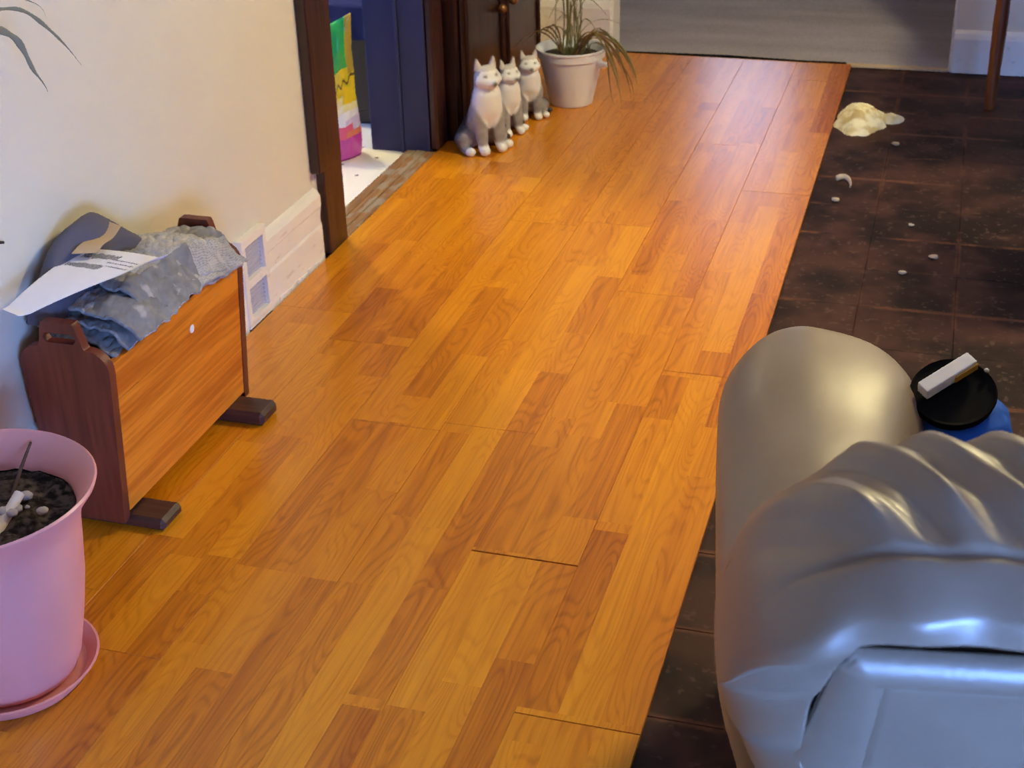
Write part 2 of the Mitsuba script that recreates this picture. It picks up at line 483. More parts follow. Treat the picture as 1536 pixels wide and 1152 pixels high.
# blocks noted on the photograph: (strip from the right edge, y0, y1, tone)
noted = [(6, 1.62, 1.92, 0.34), (6, 1.92, 2.76, 0.24), (6, 1.20, 1.595, 0.10), (3, 1.20, 1.765, 0.06), (2, 1.66, 2.17, 0.14), (3, 2.20, 2.655, 0.30), (5, 2.06, 2.44, 0.30),
         (4, 2.06, 2.50, 0.50), (7, 1.40, 2.10, 0.80), (7, 2.10, 2.76, 0.90), (7, 2.76, 3.365, 0.82), (1, 1.66, 2.80, 0.82), (0, 1.66, 2.40, 0.44), (2, 2.61, 2.81, 0.30), (2, 2.20, 2.61, 0.62),
         (8, 2.45, 2.90, 0.58), (11, 1.90, 2.455, 0.30), (10, 1.90, 2.46, 0.42), (13, 1.90, 2.35, 0.34), (14, 2.80, 3.11, 0.24), (10, 2.58, 3.18, 0.28), (12, 2.85, 3.14, 0.30), (9, 1.30, 1.895, 0.26),
         (0, 2.60, 3.295, 0.22), (0, 3.30, 3.97, 0.36), (1, 2.95, 3.90, 0.84), (2, 2.815, 3.41, 0.60), (5, 3.34, 3.89, 0.30), (0, 3.99, 4.55, 0.50), (0, 4.60, 5.44, 0.10), (8, 1.30, 1.90, 0.36),
         (12, 1.3, 1.8, 0.22), (14, 1.4, 1.95, 0.3), (4, 3.0, 3.5, 0.7), (9, 2.2, 2.8, 0.7)]
struct('laminate_floor', box(LX - 6 * LW + 0.002, LX - 0.006, -1.2, BY - 0.02, -0.0002, 0.0012), 'm_threshold', 'strip of orange-brown wood laminate boards running through the room')
rng = np.random.default_rng(11)


def plank(x1, y0, y1, strips, gap=0.0):
    """One board, right edge x1: top blocks with (tone, seed) in uv, chamfered edge and sides."""
    V, F, UV = [], [], []
    def quad(a, b, c, d, uv):
        i = len(V)
        V.extend([a, b, c, d]); UV.extend([uv] * 4); F.extend([[i, i + 1, i + 2], [i, i + 2, i + 3]])
    x0 = x1 - LW
    g, bz = 0.0009, 0.0009
    X0, X1, Y0, Y1 = x0 + g, x1 - g, y0 + g + gap, y1 - g
    for s, blocks in enumerate(strips):
        xb = X1 if s == 0 else x1 - s * LW / 3
        xa = X0 if s == 2 else x1 - (s + 1) * LW / 3
        for (a, b, tone, seed) in blocks:
            a, b = max(a, Y0), min(b, Y1)
            if b - a < 1e-4:
                continue
            quad((xa, a, LT), (xb, a, LT), (xb, b, LT), (xa, b, LT), (tone, seed))
    e = (0.30, 0.5)
    o = 0.0008
    rim = [(X0, Y0), (X1, Y0), (X1, Y1), (X0, Y1)]
    out = [(X0 - o, Y0 - o), (X1 + o, Y0 - o), (X1 + o, Y1 + o), (X0 - o, Y1 + o)]
    for i in range(4):
        j = (i + 1) % 4
        quad((*rim[i], LT), (*out[i], LT - bz), (*out[j], LT - bz), (*rim[j], LT), e)
        quad((*out[i], LT - bz), (*out[i], 0.001), (*out[j], 0.001), (*out[j], LT - bz), e)
    return trimesh.Trimesh(np.array(V), np.array(F), process=False), np.array(UV)


PL = 1.185
for col in range(6):
    x1 = LX - col * LW
    y = lam_starts[col] - 2 * PL
    while y < BY:
        y0, y1 = max(y, -1.2), min(y + PL, BY - 0.005)
        y += PL
        if y1 < 0.9 or y0 > BY - 0.01:
            continue
        strips = []
        for s in range(3):
            cuts = [y0]
            c = y0 - rng.uniform(0, 0.35)
            while c < y1:
                c += rng.uniform(0.34, 0.70)
                if y0 < c < y1:
                    cuts.append(c)
            cuts.append(y1)
            blocks = []
            for a, b in zip(cuts[:-1], cuts[1:]):
                blocks.append([a, b, float(np.clip(rng.normal(0.56, 0.13), 0.14, 0.9)), float(rng.uniform())])
            for (st, na, nb, tone) in noted:
                if st == col * 3 + s:
                    new = []
                    for bl in blocks:
                        if bl[1] <= na or bl[0] >= nb:
                            new.append(bl); continue
                        if bl[0] < na: new.append([bl[0], na, bl[2], bl[3]])
                        if bl[1] > nb: new.append([nb, bl[1], bl[2], bl[3]])
                    a, b = max(na, y0), min(nb, y1)
                    if b > a:
                        new.append([a, b, tone, float((st * 0.37 + na) % 1)])
                    blocks = new
            strips.append(blocks)
        m, uv = plank(x1, y0, y1, strips, 0.0030 if (col, round(y0, 2)) == (1, 2.05) else (0.0010 if col == 0 else 0.0))
        obj('laminate_floor__plank', m, 'm_laminate', False, uv=uv)

# --- baseboards and door trim
def base_profile(y0, y1, x, h=0.205):
    pr = [(0, 0), (0.016, 0), (0.016, 0.100), (0.0125, 0.106), (0.0125, h - 0.055), (0.018, h - 0.048), (0.018, h - 0.020), (0.010, h - 0.006), (0, h)]
    R = [[(x + a, y, b) for a, b in pr] for y in (y0, y1)]
    return loft(R)

struct('baseboard_left', base_profile(2.93, 3.262, WX), 'm_trim', 'white painted baseboard left of the doorway')
bb = struct('baseboard_left_001', base_profile(NY + 0.002, 2.80, WX), 'm_trim', 'white painted baseboard behind the rack and pot')
# ragged old caulk under the baseboard
g = []
for k in range(14):
    y = 2.95 + k * 0.022
    g.append(box(WX + 0.0145, WX + 0.017 + 0.004 * ((k * 7) % 5) / 4, y, y + 0.0205, 0.0085, 0.015 + 0.006 * ((k * 3) % 4) / 3, 0.001))
obj('baseboard_left__caulk', cat_mesh(g), 'm_trim'); tag('baseboard_left__caulk', 'crumbling caulk line', kind='stuff')

# vent panel in the baseboard beside the rack
VY0, VY1 = 2.80, 2.93
vent_frame = cat_mesh([box(WX, WX + 0.02, VY0, VY1, 0.0082, 0.030, 0.001), box(WX, WX + 0.02, VY0, VY1, 0.108, 0.128, 0.001), box(WX, WX + 0.02, VY0, VY1, 0.213, 0.235, 0.001),
                       box(WX, WX + 0.02, VY0, VY0 + 0.018, 0.030, 0.213, 0.001), box(WX, WX + 0.02, VY1 - 0.018, VY1, 0.030, 0.213, 0.001)])
obj('wall_vent__frame', vent_frame, 'm_trim')
for z0, z1 in ((0.030, 0.108), (0.128, 0.213)):
    k = obj('wall_vent__grille', box(WX, WX + 0.007, VY0 + 0.018, VY1 - 0.018, z0, z1), 'm_grille')
    sl = [box(WX + 0.006, WX + 0.010, VY0 + 0.018, VY1 - 0.018, z, z + 0.003) for z in np.arange(z0 + 0.006, z1 - 0.004, 0.011)]
    obj(k + '__fin', cat_mesh(sl), 'm_grille'); tag(k + '__fin', kind='stuff')
tag('wall_vent', 'white vent with two square grey openings set in the baseboard behind the rack', 'vent')

# door casing: near post (upper and narrower lower piece), far post, jambs, threshold
struct('trim_1', cat_mesh([box(WX, WX + 0.030, 3.250, 3.395, 0.245, 2.15, 0.004), box(WX, WX + 0.024, 3.285, 3.405, 0.0082, 0.247, 0.003)]), 'm_casing', 'dark brown casing post on the near side of the doorway')
struct('trim_2', box(WX, WX + 0.030, 4.155, 4.25, 0.0082, 2.15, 0.008), 'm_casing', 'dark brown casing post on the far side of the doorway')
struct('trim_3', box(WX, WX + 0.030, 3.25, 4.25, 2.05, 2.17, 0.004), 'm_casing', 'dark brown casing above the doorway')
struct('trim_4', box(WX - 0.13, WX + 0.001, D0 - 0.02, D0, 0.0, 2.05), 'm_casing', 'near door jamb')
struct('trim_5', cat_mesh([box(WX - 0.085, WX + 0.001, D1, D1 + 0.02, 0.0, 2.05, 0.003), box(WX - 0.20, WX - 0.090, D1 + 0.004, D1 + 0.028, 0.0, 2.05, 0.003), box(WX - 0.094, WX - 0.084, D1 - 0.008, D1 + 0.012, 0, 2.05, 0.002)]),
       'm_navy', 'dark navy far door jamb seen edge to edge')
th = []
for a, b, z in ((WX - 0.078, WX - 0.045, 0.0075), (WX - 0.044, WX - 0.012, 0.0085), (WX - 0.011, WX + 0.021, 0.0070)):
    th.append(box(a, b, D0, D1, -0.004, z + 0.002, 0.0025))
struct('threshold', cat_mesh(th), 'm_threshold', 'worn wooden threshold of the doorway')

# far opening: jamb sides, baseboards on both wall ends, end strip of the laminate
struct('trim_6', cat_mesh([box(OX0 - 0.0, OX0 + 0.012, BY - 0.002, BY + 0.122, 0, 2.1, 0.003), box(OX1 - 0.012, OX1, BY - 0.002, BY + 0.122, 0, 2.1, 0.003)]), 'm_trim', 'white painted edges of the wide opening')
def board_y(x0, x1, y, h):
    pr = [(0, 0), (-0.018, 0), (-0.018, h - 0.03), (-0.012, h - 0.012), (-0.004, h), (0, h)]
    return loft([[(x, y + a, b) for a, b in pr] for x in (x0, x1)])
struct('baseboard_far', board_y(WX, OX0 + 0.004, BY, 0.205), 'm_trim', 'white baseboard on the wall end behind the bucket')
struct('baseboard_far_001', board_y(OX1 - 0.004, 3.0, BY, 0.155), 'm_trim', 'white baseboard on the wall end right of the opening')
struct('trim_7', box(LX - 0.02, OX1 - 0.012, BY - 0.012, BY + 0.018, -0.002, 0.007, 0.002), 'm_tan', 'tan strip where dark tiles meet the carpet')
struct('trim_8', tube(np.array([[-1.24, BY - 0.004, 0.006], [-0.8, BY + 0.006, 0.009], [-0.5, BY - 0.006, 0.007], [LX - 0.02, BY, 0.007]]), 0.007, 8, 0.5), 'm_black', 'dark raised strip where the laminate meets the carpet')

# ---------------------------------------------------------------- windows (out of frame, they light the room)
def window(key, x0, x1, z0, z1, y, facing, light, label):
    fr = cat_mesh([box(x0, x0 + 0.05, y - 0.03, y + 0.03, z0, z1), box(x1 - 0.05, x1, y - 0.03, y + 0.03, z0, z1), box(x0 + 0.05, x1 - 0.05, y - 0.03, y + 0.03, z0, z0 + 0.05),
                   box(x0 + 0.05, x1 - 0.05, y - 0.03, y + 0.03, z1 - 0.05, z1), box(x0 + 0.05, x1 - 0.05, y - 0.02, y + 0.02, (z0 + z1) / 2 - 0.02, (z0 + z1) / 2 + 0.02)])
    struct(key, fr, 'm_frame', label)
    yy = y - 0.022 * facing
    q = np.array([[x0 + .05, yy, z0 + .05], [x1 - .05, yy, z0 + .05], [x1 - .05, yy, z1 - .05], [x0 + .05, yy, z1 - .05]])
    f = np.array([[0, 1, 2], [0, 2, 3]]) if facing < 0 else np.array([[0, 2, 1], [0, 3, 2]])
    scene[key + '__pane'] = mikit.ply((q, f), 'm_frame', False, emitter={'type': 'area', 'radiance': rgb(*light)})

window('window_1', 0.6, 2.4, 0.25, 1.30, NY - 0.06, 1, DAY_RGB, 'daylight window behind the viewer')
window('window_2', -1.5, -0.85, 0.9, 1.95, 9.05, -1, BACK_RGB, 'bright window of the far room')
# kitchen window, on the wall x = -4
struct('window_3', cat_mesh([box(-4.0, -3.97, 2.9, 2.95, 1.0, 2.0), box(-4.0, -3.97, 4.0, 4.05, 1.0, 2.0), box(-4.0, -3.97, 2.95, 4.0, 1.0, 1.05), box(-4.0, -3.97, 2.95, 4.0, 1.95, 2.0)]), 'm_frame', 'window of the room behind the doorway')
q = np.array([[-3.985, 2.95, 1.05], [-3.985, 4.0, 1.05], [-3.985, 4.0, 1.95], [-3.985, 2.95, 1.95]])
scene['window_3__pane'] = mikit.ply((q, np.array([[0, 1, 2], [0, 2, 3]])), 'm_frame', False, emitter={'type': 'area', 'radiance': rgb(*KITCHEN_RGB)})

# ceiling lamp
lx, ly, lz = LAMP
gl = trimesh.creation.icosphere(3, 0.16); gl.apply_scale((1, 1, 0.85)); gl.apply_translation(LAMP)
scene['ceiling_lamp__globe'] = mikit.ply(gl, 'm_frame', True, emitter={'type': 'area', 'radiance': rgb(*LAMP_RGB)})
obj('ceiling_lamp__stem', tube([[lx, ly, lz + 0.13], [lx, ly, H - 0.02]], 0.012, 12), 'm_steel', 40)
obj('ceiling_lamp__canopy', turned(lathe([(0.0, H - 0.035), (0.05, H - 0.03), (0.07, H), (0.0, H)], 32), rotz(0, (lx, ly, 0))), 'm_steel', 40)
tag('ceiling_lamp', 'round white glass ceiling lamp', 'lamp')

k = trimesh.creation.icosphere(3, 0.10); k.apply_translation((-2.35, 4.35, 2.25))
scene['kitchen_lamp__globe'] = mikit.ply(k, 'm_frame', True, emitter={'type': 'area', 'radiance': rgb(260.0, 226.0, 150.0)})
obj('kitchen_lamp__stem', tube([[-2.35, 4.35, 2.34], [-2.35, 4.35, H]], 0.012, 12), 'm_steel', 40)
tag('kitchen_lamp', 'round ceiling lamp in the room behind the doorway', 'lamp')

# ================================================================ RECLINER (local frame u right, v forward, z up, turned 9.4 degrees)
YAW = math.radians(9.4)
CY, SY = math.cos(YAW), math.sin(YAW)


def chair(m):
    v = np.asarray(m.vertices)
    w = np.stack([v[:, 0] * CY - v[:, 1] * SY, v[:, 0] * SY + v[:, 1] * CY, v[:, 2]], 1)
    return trimesh.Trimesh(w, np.asarray(m.faces), process=False)


def resample(ring, n):
    p = np.asarray(ring + [ring[0]], float)
    from scipy.interpolate import CubicSpline, PchipInterpolator
    t = np.concatenate([[0], np.cumsum(np.linalg.norm(np.diff(p, axis=0), axis=1))])
    return PchipInterpolator(t, p)(np.linspace(0, t[-1], n, endpoint=False))


def sstep(a, b, x):
    t = np.clip((x - a) / (b - a), 0, 1)
    return t * t * (3 - 2 * t)


# backrest: profile in (v, z) swept across u
UC, UA = 0.47, 0.445
prof = resample([(1.04, 0.24), (0.985, 0.40), (0.925, 0.56), (0.87, 0.70), (0.825, 0.82), (0.785, 0.885), (0.770, 0.905), (0.772, 0.925), (0.790, 0.942), (0.825, 0.957), (0.87, 0.966),
                 (0.915, 0.966), (0.955, 0.955), (0.985, 0.932), (1.02, 0.88), (1.07, 0.78), (1.12, 0.66), (1.17, 0.50), (1.18, 0.30), (1.12, 0.24)], 760)
us = UC + UA * np.sin(np.linspace(-1, 1, 421) * np.pi / 2)
cen = np.array([0.99, 0.62])
rings = []
for u in us:
    e = abs(u - UC) / UA
    s = max(1 - e ** 12.0, 0.0) ** (1 / 2.4)
    s = 0.02 + 0.98 * s
    ring = cen + (prof - cen) * np.array([s, 0.12 + 0.88 * s])
    v, z = ring[:, 0].copy(), ring[:, 1].copy()
    # the top sags and curves towards its ends
    drop = 0.026 * sstep(0.72, 1.0, e)
    top = sstep(0.75, 0.93, z)
    z = z - drop * top
    v = v - 0.040 * sstep(0.62, 1.0, e) * sstep(0.86, 0.95, z) * sstep(0.85, 0.95, prof[:, 0])
    # recess for the back panel
    ul = 0.117 - (0.88 - np.clip(z, 0.70, 0.9)) * 0.16
    inside = sstep(-0.003, 0.007, (u - ul)) * sstep(-0.003, 0.007, (2 * UC - u) - ul)
    rear = (prof[:, 0] < 1.0) & (prof[:, 1] < 0.905) & (np.arange(len(prof)) < 350)
    dip = inside * sstep(0.907, 0.902, prof[:, 1]) * rear
    v = v + 0.085 * dip
    # gathered folds over the top, running back and to the right
    S = u * 0.87 + v * 0.49
    fold = np.sin(2 * np.pi * S / 0.051 + 0.8 * np.sin(u * 31))
    fold = fold + 0.12 * np.sin(2 * np.pi * S / 0.0135 + 2)
    amp = 0.0078 * sstep(0.925, 0.95, prof[:, 1]) * sstep(0.795, 0.86, prof[:, 0]) * sstep(0.98, 0.86, e)
    amp = amp * (0.65 + 0.5 * np.sin(u * 57 + 1.0) ** 2)
    z = z + amp * fold
    # seam at the rear of the top, and soft swellings in the band below it
    seam = np.exp(-((prof[:, 0] - 0.812) / 0.0035) ** 2) * (prof[:, 1] > 0.93)
    z = z - 0.0045 * seam * sstep(0.97, 0.80, e)
    band = np.exp(-((prof[:, 1] - 0.925) / 0.02) ** 2) * (prof[:, 0] < 0.82)
    v = v - 0.007 * band * (0.5 + 0.5 * np.sin(u * 88 + 0.4)) * sstep(0.95, 0.8, e)
    # drag folds on the outer wing, converging on the panel corner
    wing = sstep(0.72, 0.84, e) * (prof[:, 0] < 1.0) * (np.arange(len(prof)) < 380)
    v = v - 0.0050 * wing * sstep(0.78, 0.86, e) * np.sin((z - 0.88) * (95 - 70 * (e - 0.8)) + (e - 0.8) * 14) * sstep(0.62, 0.70, z) * sstep(0.93, 0.88, z)
    uu = UC + (u - UC) * (1 - 0.150 * sstep(0.80, 0.50, z) - 0.06 * sstep(0.5, 0.3, z))
    rings.append(np.stack([uu, v, z], 1))
obj('recliner__backrest', chair(loft(rings)), 'm_leather', True)

# back panel: slab lying in the recess, border strip, stitched groove and flat middle
DT, PT = 0.017, 0.841
UIN = 0.147                                   # the stitched line runs straight down, the border widens below
nu, nw = 340, 240
zz = PT - 0.52 * np.linspace(0, 1, nw) ** 1.3
G = np.zeros((nu, nw, 3))
def plane_v(z): return 0.829 + (0.85 - z) * 0.375
def left_edge(z): return 0.1275 - (0.88 - max(z, 0.70)) * 0.16
for j, z in enumerate(zz):
    ul = left_edge(z)
    uu = np.linspace(ul, 2 * UC - ul, nu)
    near = np.minimum(uu, 2 * UC - uu)
    d_side = np.where(near < UIN, (near - ul) / (UIN - ul) * DT, DT + (near - UIN))
    d = np.minimum(d_side, PT - z)
    puffy = 0.009 * (1 - np.exp(-d / 0.0042))
    groove = -0.0065 * np.exp(-((d - DT) / 0.0022) ** 2)
    inner = -0.003 * sstep(DT - 0.001, DT + 0.004, d) + 0.007 * sstep(DT + 0.001, 0.14, d)
    G[:, j, 0] = uu
    G[:, j, 1] = plane_v(z) + 0.009 - puffy - groove - inner
    G[:, j, 2] = z
m, _ = sheet(G, 0.012)
obj('recliner__back_panel', chair(m), 'm_leather', True)
# piping in the groove of the panel
zb, zt = 0.37, PT - DT
pv = lambda z: plane_v(z) + 0.0055
path = [(UIN, pv(z), z) for z in np.linspace(zb, zt - 0.012, 24)]
for a in np.linspace(0, math.pi / 2, 6):
    path.append((UIN + 0.010 * (1 - math.cos(a)), pv(zt), zt - 0.010 * (1 - math.sin(a))))
path += [(UIN + 0.012 + a * (2 * (UC - UIN) - 0.024), pv(zt), zt) for a in np.linspace(0, 1, 30)]
for a in np.linspace(math.pi / 2, 0, 6):
    path.append((2 * UC - UIN - 0.010 * (1 - math.cos(a)), pv(zt), zt - 0.010 * (1 - math.sin(a))))
path += [(2 * UC - UIN, pv(z), z) for z in np.linspace(zt - 0.012, zb, 24)]
obj('recliner__piping', chair(tube(path, 0.0018, 8, 1.0, (0, 1, 0.37))), 'm_piping', True)
tag('recliner__piping', 'dark stitched piping round the back panel')


# arms: profile in (u, z) swept along v
def arm(mirror):
    pr = resample([(0.105, 0.10), (0.078, 0.30), (0.044, 0.46), (0.043, 0.535), (0.070, 0.582), (0.115, 0.605), (0.160, 0.611), (0.200, 0.607), (0.240, 0.594), (0.270, 0.568), (0.288, 0.520), (0.295, 0.45), (0.295, 0.30), (0.285, 0.10)], 160)
    vs = 1.56 + 0.36 * np.sin(np.linspace(-1, 1, 181) * np.pi / 2)
    c = np.array([0.172, 0.34])
    rings = []
    for v in vs:
        e = (v - 1.56) / 0.36
        s = max(1 - abs(e) ** (5.0 if e > 0 else 14), 0.0) ** (1 / 2.2)
        sz = max(1 - abs(e) ** 26, 0.0) ** (1 / 2.2)
        s, sz = 0.02 + 0.98 * s, 0.02 + 0.98 * sz
        ring = c + (pr - c) * np.array([s, 0.25 + 0.75 * sz])
        u, z = ring[:, 0].copy(), ring[:, 1].copy()
        u = u + 0.045 * sstep(1.55, 1.82, v) * sstep(0.19, 0.29, pr[:, 0])
        # seam where the arm pad meets the back
        seam = math.exp(-((v - 1.255) / 0.004) ** 2)
        z = z - 0.004 * seam * (pr[:, 1] > 0.4)
        # a gentle crease across the pad
        z = z + 0.0025 * np.sin(v * 26) * sstep(0.5, 0.6, pr[:, 1])
        if mirror:
            u = 2 * UC - u
        rings.append(np.stack([u, np.full(len(u), v), z], 1))
    m = loft(rings)
    if m.volume < 0:
        m.invert()
    return m


obj('recliner__arm', chair(arm(False)), 'm_leather', True)
obj('recliner__arm', chair(arm(True)), 'm_leather', True)
seat = puff(0.182, 0.40, 0.11, 4.0, 20); seat.apply_translation((UC, 1.50, 0.36))
obj('recliner__seat', chair(seat), 'm_leather', True)
front = puff(0.18, 0.05, 0.16, 4.0, 14); front.apply_translation((UC, 1.87, 0.22))
obj('recliner__footrest', chair(front), 'm_leather', True)
base = box(0.14, 0.80, 1.06, 1.84, 0.0, 0.13, 0.01)
obj('recliner__base', chair(base), 'm_dark_base')
tag('recliner', 'grey leather recliner with a gathered headrest seen from behind', 'recliner')

# ashtray bag on the seat against the arm
tilt = trimesh.transformations.rotation_matrix(math.radians(-7), (0, 1, 0)) @ trimesh.transformations.rotation_matrix(math.radians(25), (1, 0, 0))
def tilted(m, c):
    m = m.copy(); m.apply_transform(tilt); m.apply_translation(c); return chair(m)
AC = (0.357, 1.758, 0.566)
dish = lathe([(0.0, -0.012), (0.050, -0.012), (0.0545, -0.004), (0.0570, 0.006), (0.0555, 0.009), (0.052, 0.007), (0.048, 0.004), (0.0, 0.004)], 48)
obj('ashtray__dish', tilted(dish, AC), 'm_black', 50)
b = puff(0.063, 0.057, 0.040, 2.4, 18)
bv = b.vertices.copy(); bv += 0.004 * (meshkit.fbm(bv * 45, 3)[:, None] - 0.5) * 2 * (bv / np.linalg.norm(bv, axis=1, keepdims=True)); b.vertices = bv
bag_c = (0.012, -0.026, -0.044)
b.apply_translation(bag_c)
obj('ashtray__bag', tilted(b, AC), 'm_blue', True)
tag('ashtray__dish', 'black dish'); tag('ashtray__bag', 'bright blue cloth bag base')
tag('ashtray', 'black dish on a bright blue cloth bag, resting on the recliner seat against its arm', 'ashtray')
M = trimesh.transformations.rotation_matrix(math.radians(33), (0, 0, 1))
def on_dish(m, off):
    m = turned(m, M); m.apply_translation(off); return tilted(m, AC)
obj('slim_box__body', on_dish(box(-0.042, 0.042, -0.010, 0.010, 0.0, 0.018, 0.001), (-0.006, 0.020, 0.0095)), 'm_card')
obj('slim_box__edge', on_dish(box(0.004, 0.0425, -0.0125, -0.0101, 0.002, 0.014, 0.0006), (-0.006, 0.020, 0.0095)), 'm_gold')
tag('slim_box__edge', 'gold coloured edge')
tag('slim_box', 'slim white box with a gold edge lying across the black dish', 'box')
pin = trimesh.creation.icosphere(2, 0.0038)
obj('metal_stud', tilted(turned(pin, trimesh.transformations.translation_matrix((0.047, 0.030, 0.010))), AC), 'm_steel', True)
tag('metal_stud', 'tiny shiny metal bead on the rim of the black dish', 'bead')

# ================================================================ MAGAZINE RACK
RY0, RY1 = 1.945, 2.475
RC = -1.440


def rack_half(z):                 # half width of the tub at height z: it opens upwards
    return 0.062 + 0.062 * (z / 0.36)


def rack_end():
    from shapely.geometry import Polygon
    b, t = 0.068, 0.090
    pts = [(-b, 0.026), (b, 0.026), (t, 0.335)]
    for a in np.linspace(0, 1, 9):                     # rounded shoulder
        ang = a * math.pi / 2
        pts.append((t - 0.042 + 0.042 * math.cos(ang), 0.345 + 0.040 * math.sin(ang)))
    for a in np.linspace(0, 1, 12)[1:]:                # up to the handle hump
        pts.append((0.048 - 0.018 * a, 0.385 + 0.050 * (a * a * (3 - 2 * a))))
    right = pts[2:]
    left = [(-x, z) for x, z in right[::-1]]
    P = Polygon(pts + left)
    slot = Polygon([(-0.026, 0.398), (0.026, 0.398), (0.030, 0.404), (0.026, 0.411), (-0.026, 0.411), (-0.030, 0.404)]).buffer(0.003)
    P = P.difference(slot)
    m = trimesh.creation.extrude_polygon(P, 0.020, engine='earcut')
    return m                                           # x = across, y = height, z = thickness


def place_end(m, y):
    v = np.asarray(m.vertices)
    w = np.stack([RC + v[:, 0], y + v[:, 2], v[:, 1]], 1)
    q = trimesh.Trimesh(w, np.asarray(m.faces), process=False)
    q.invert()
    return q


E = rack_end()
obj('magazine_rack__end_board', place_end(E, RY0), 'm_rack_end', 30)
obj('magazine_rack__end_board', place_end(E, RY1 - 0.020), 'm_rack_end', 30)
for sgn in (1, -1):
    for z0, z1 in ((0.040, 0.2795), (0.2805, 0.356)):      # each side is two boards, one above the other
        rr = []
        for y in (RY0 + 0.019, RY1 - 0.019):
            xa = lambda z: 0.0535 + 0.0220 * (z - 0.04) / 0.312
            rr.append([(RC + sgn * xa(z0), y, z0), (RC + sgn * (xa(z0) + 0.0135), y, z0), (RC + sgn * (xa(z1) + 0.0135), y, z1), (RC + sgn * xa(z1), y, z1)])
        obj('magazine_rack__side_board', loft(rr), 'm_rack')
obj('magazine_rack__bottom_board', box(RC - 0.052, RC + 0.052, RY0 + 0.019, RY1 - 0.019, 0.038, 0.050), 'm_rack')
for y in (RY0 + 0.012, RY1 - 0.105):
    pr = box(RC - 0.092, RC + 0.142, y, y + 0.075, LT + 0.0002, 0.034, 0.008)
    if y > 2.2:
        pr = box(RC - 0.092, RC + 0.150, y, y + 0.075, LT + 0.0002, 0.039, 0.008)
    obj('magazine_rack__runner', pr, 'm_runner')
    tag('magazine_rack__runner', 'dark wooden foot rail')
plug = lathe([(0.0, 0.0), (0.0085, 0.0), (0.0085, 0.002), (0.005, 0.0035), (0.0, 0.004)], 20)
plug.apply_transform(trimesh.transformations.rotation_matrix(math.pi / 2, (0, 1, 0)))
plug.apply_translation((RC + 0.0835, 2.250, 0.290))
obj('magazine_rack__plug', plug, 'm_card', 40); tag('magazine_rack__plug', 'round white screw plug')
tag('magazine_rack', 'orange-brown wooden magazine rack with rounded end boards standing against the wall', 'magazine rack')


def grid(fn, k, n):
    U, V = np.meshgrid(np.linspace(0, 1, k), np.linspace(0, 1, n), indexing='ij')
    return fn(U, V)


# newspapers lying across the rack, drooping over the side towards the room
news = [  # (y0, y1, x0, x1, z peak, droop, seed)
    (1.985, 2.430, -1.500, -1.366, 0.352, 0.000, 1),
    (1.990, 2.435, -1.515, -1.362, 0.378, 0.000, 2),
    (2.000, 2.440, -1.520, -1.348, 0.404, 0.008, 3),
    (2.020, 2.450, -1.515, -1.335, 0.428, 0.026, 4),
    (2.090, 2.440, -1.505, -1.345, 0.452, 0.038, 5),
]
names = ['grey newspaper at the bottom of the pile in the rack', 'grey newspaper second from the bottom of the pile in the rack', 'crumpled grey newspaper in the middle of the pile in the rack',
         'wrinkled grey newspaper under the topmost one of the pile', 'short grey newspaper on top at the far end of the pile in the rack']
for (y0, y1, x0, x1, zp, dp, sd), lab in zip(news, names):
    def fn(U, V, y0=y0, y1=y1, x0=x0, x1=x1, zp=zp, dp=dp, sd=sd):
        skew = 0.030 * (meshkit.fbm(np.stack([U * 3, V * 3, U * 0 + sd], -1), 4, sd) - 0.5)
        X = x0 + (x1 - x0) * V + 0.02 * (U - 0.5) * ((sd % 2) - 0.5) + skew * V
        Y = y0 + (y1 - y0) * U + skew
        arch = zp - 0.020 * (2 * V - 0.8) ** 2 - dp * sstep(0.75, 1.0, V) - 0.030 * (zp - 0.35) / 0.09 * sstep(0.55, 1.0, U)
        q = meshkit.fbm(np.stack([U * 7, V * 5, U * 0 + sd * 3], -1), 4, sd)
        q2 = meshkit.fbm(np.stack([U * 16 + V * 4, V * 9, U * 0 + sd * 3], -1), 3, sd + 20)
        wr = 0.020 * (q - 0.5) - 0.016 * np.abs(q2 - 0.5)              # crumples with sharp creases
        return np.stack([X, Y, arch + wr], -1)
    m, uv = sheet(grid(fn, 110, 70), 0.005)
    obj('newspaper', m, 'm_news', True, uv=uv)
    k = [q for q in scene if q.startswith('newspaper')][-1]
    tag(k, lab, 'newspaper', 'newspapers in the rack')

# dark cloth bundle arched along the wall side, above the papers
def fn(U, V):
    arch = np.sin(np.pi * np.clip(U, 0, 1)) ** 0.5
    arch = arch * (1 - 0.30 * sstep(0.5, 0.85, U))
    a = V * np.pi
    Y = 1.985 + 0.40 * U
    X = -1.500 - 0.028 * np.cos(a) + 0.005 * np.sin(U * 19) + 0.014 * U
    base = 0.405 - 0.01 * U
    Z = base + (0.145 - 0.075 * sstep(0.42, 1.0, U)) * arch * (0.15 + 0.85 * np.sin(a) ** 0.6) + 0.010 * (meshkit.fbm(np.stack([U * 7, V * 4, U * 0], -1), 3, 9) - 0.5)
    return np.stack([X, Y, Z], -1)
m, uv = sheet(grid(fn, 60, 36), 0.006)
obj('dark_garment', m, 'm_garment', True)
tag('dark_garment', 'dark grey cloth bundle arching over the papers at the wall side of the rack', 'cloth')


def patch(corners, bend, k=30, n=16):
    """A four-cornered paper (corners in order) with a wave of its own."""
    A, Bc, C, D = (np.array(c, float) for c in corners)
    def fn(U, V):
        P = (A * ((1 - U) * (1 - V))[..., None] + Bc * (U * (1 - V))[..., None] + C * (U * V)[..., None] + D * ((1 - U) * V)[..., None])
        P[..., 2] += bend(U, V)
        return P
    return grid(fn, k, n)


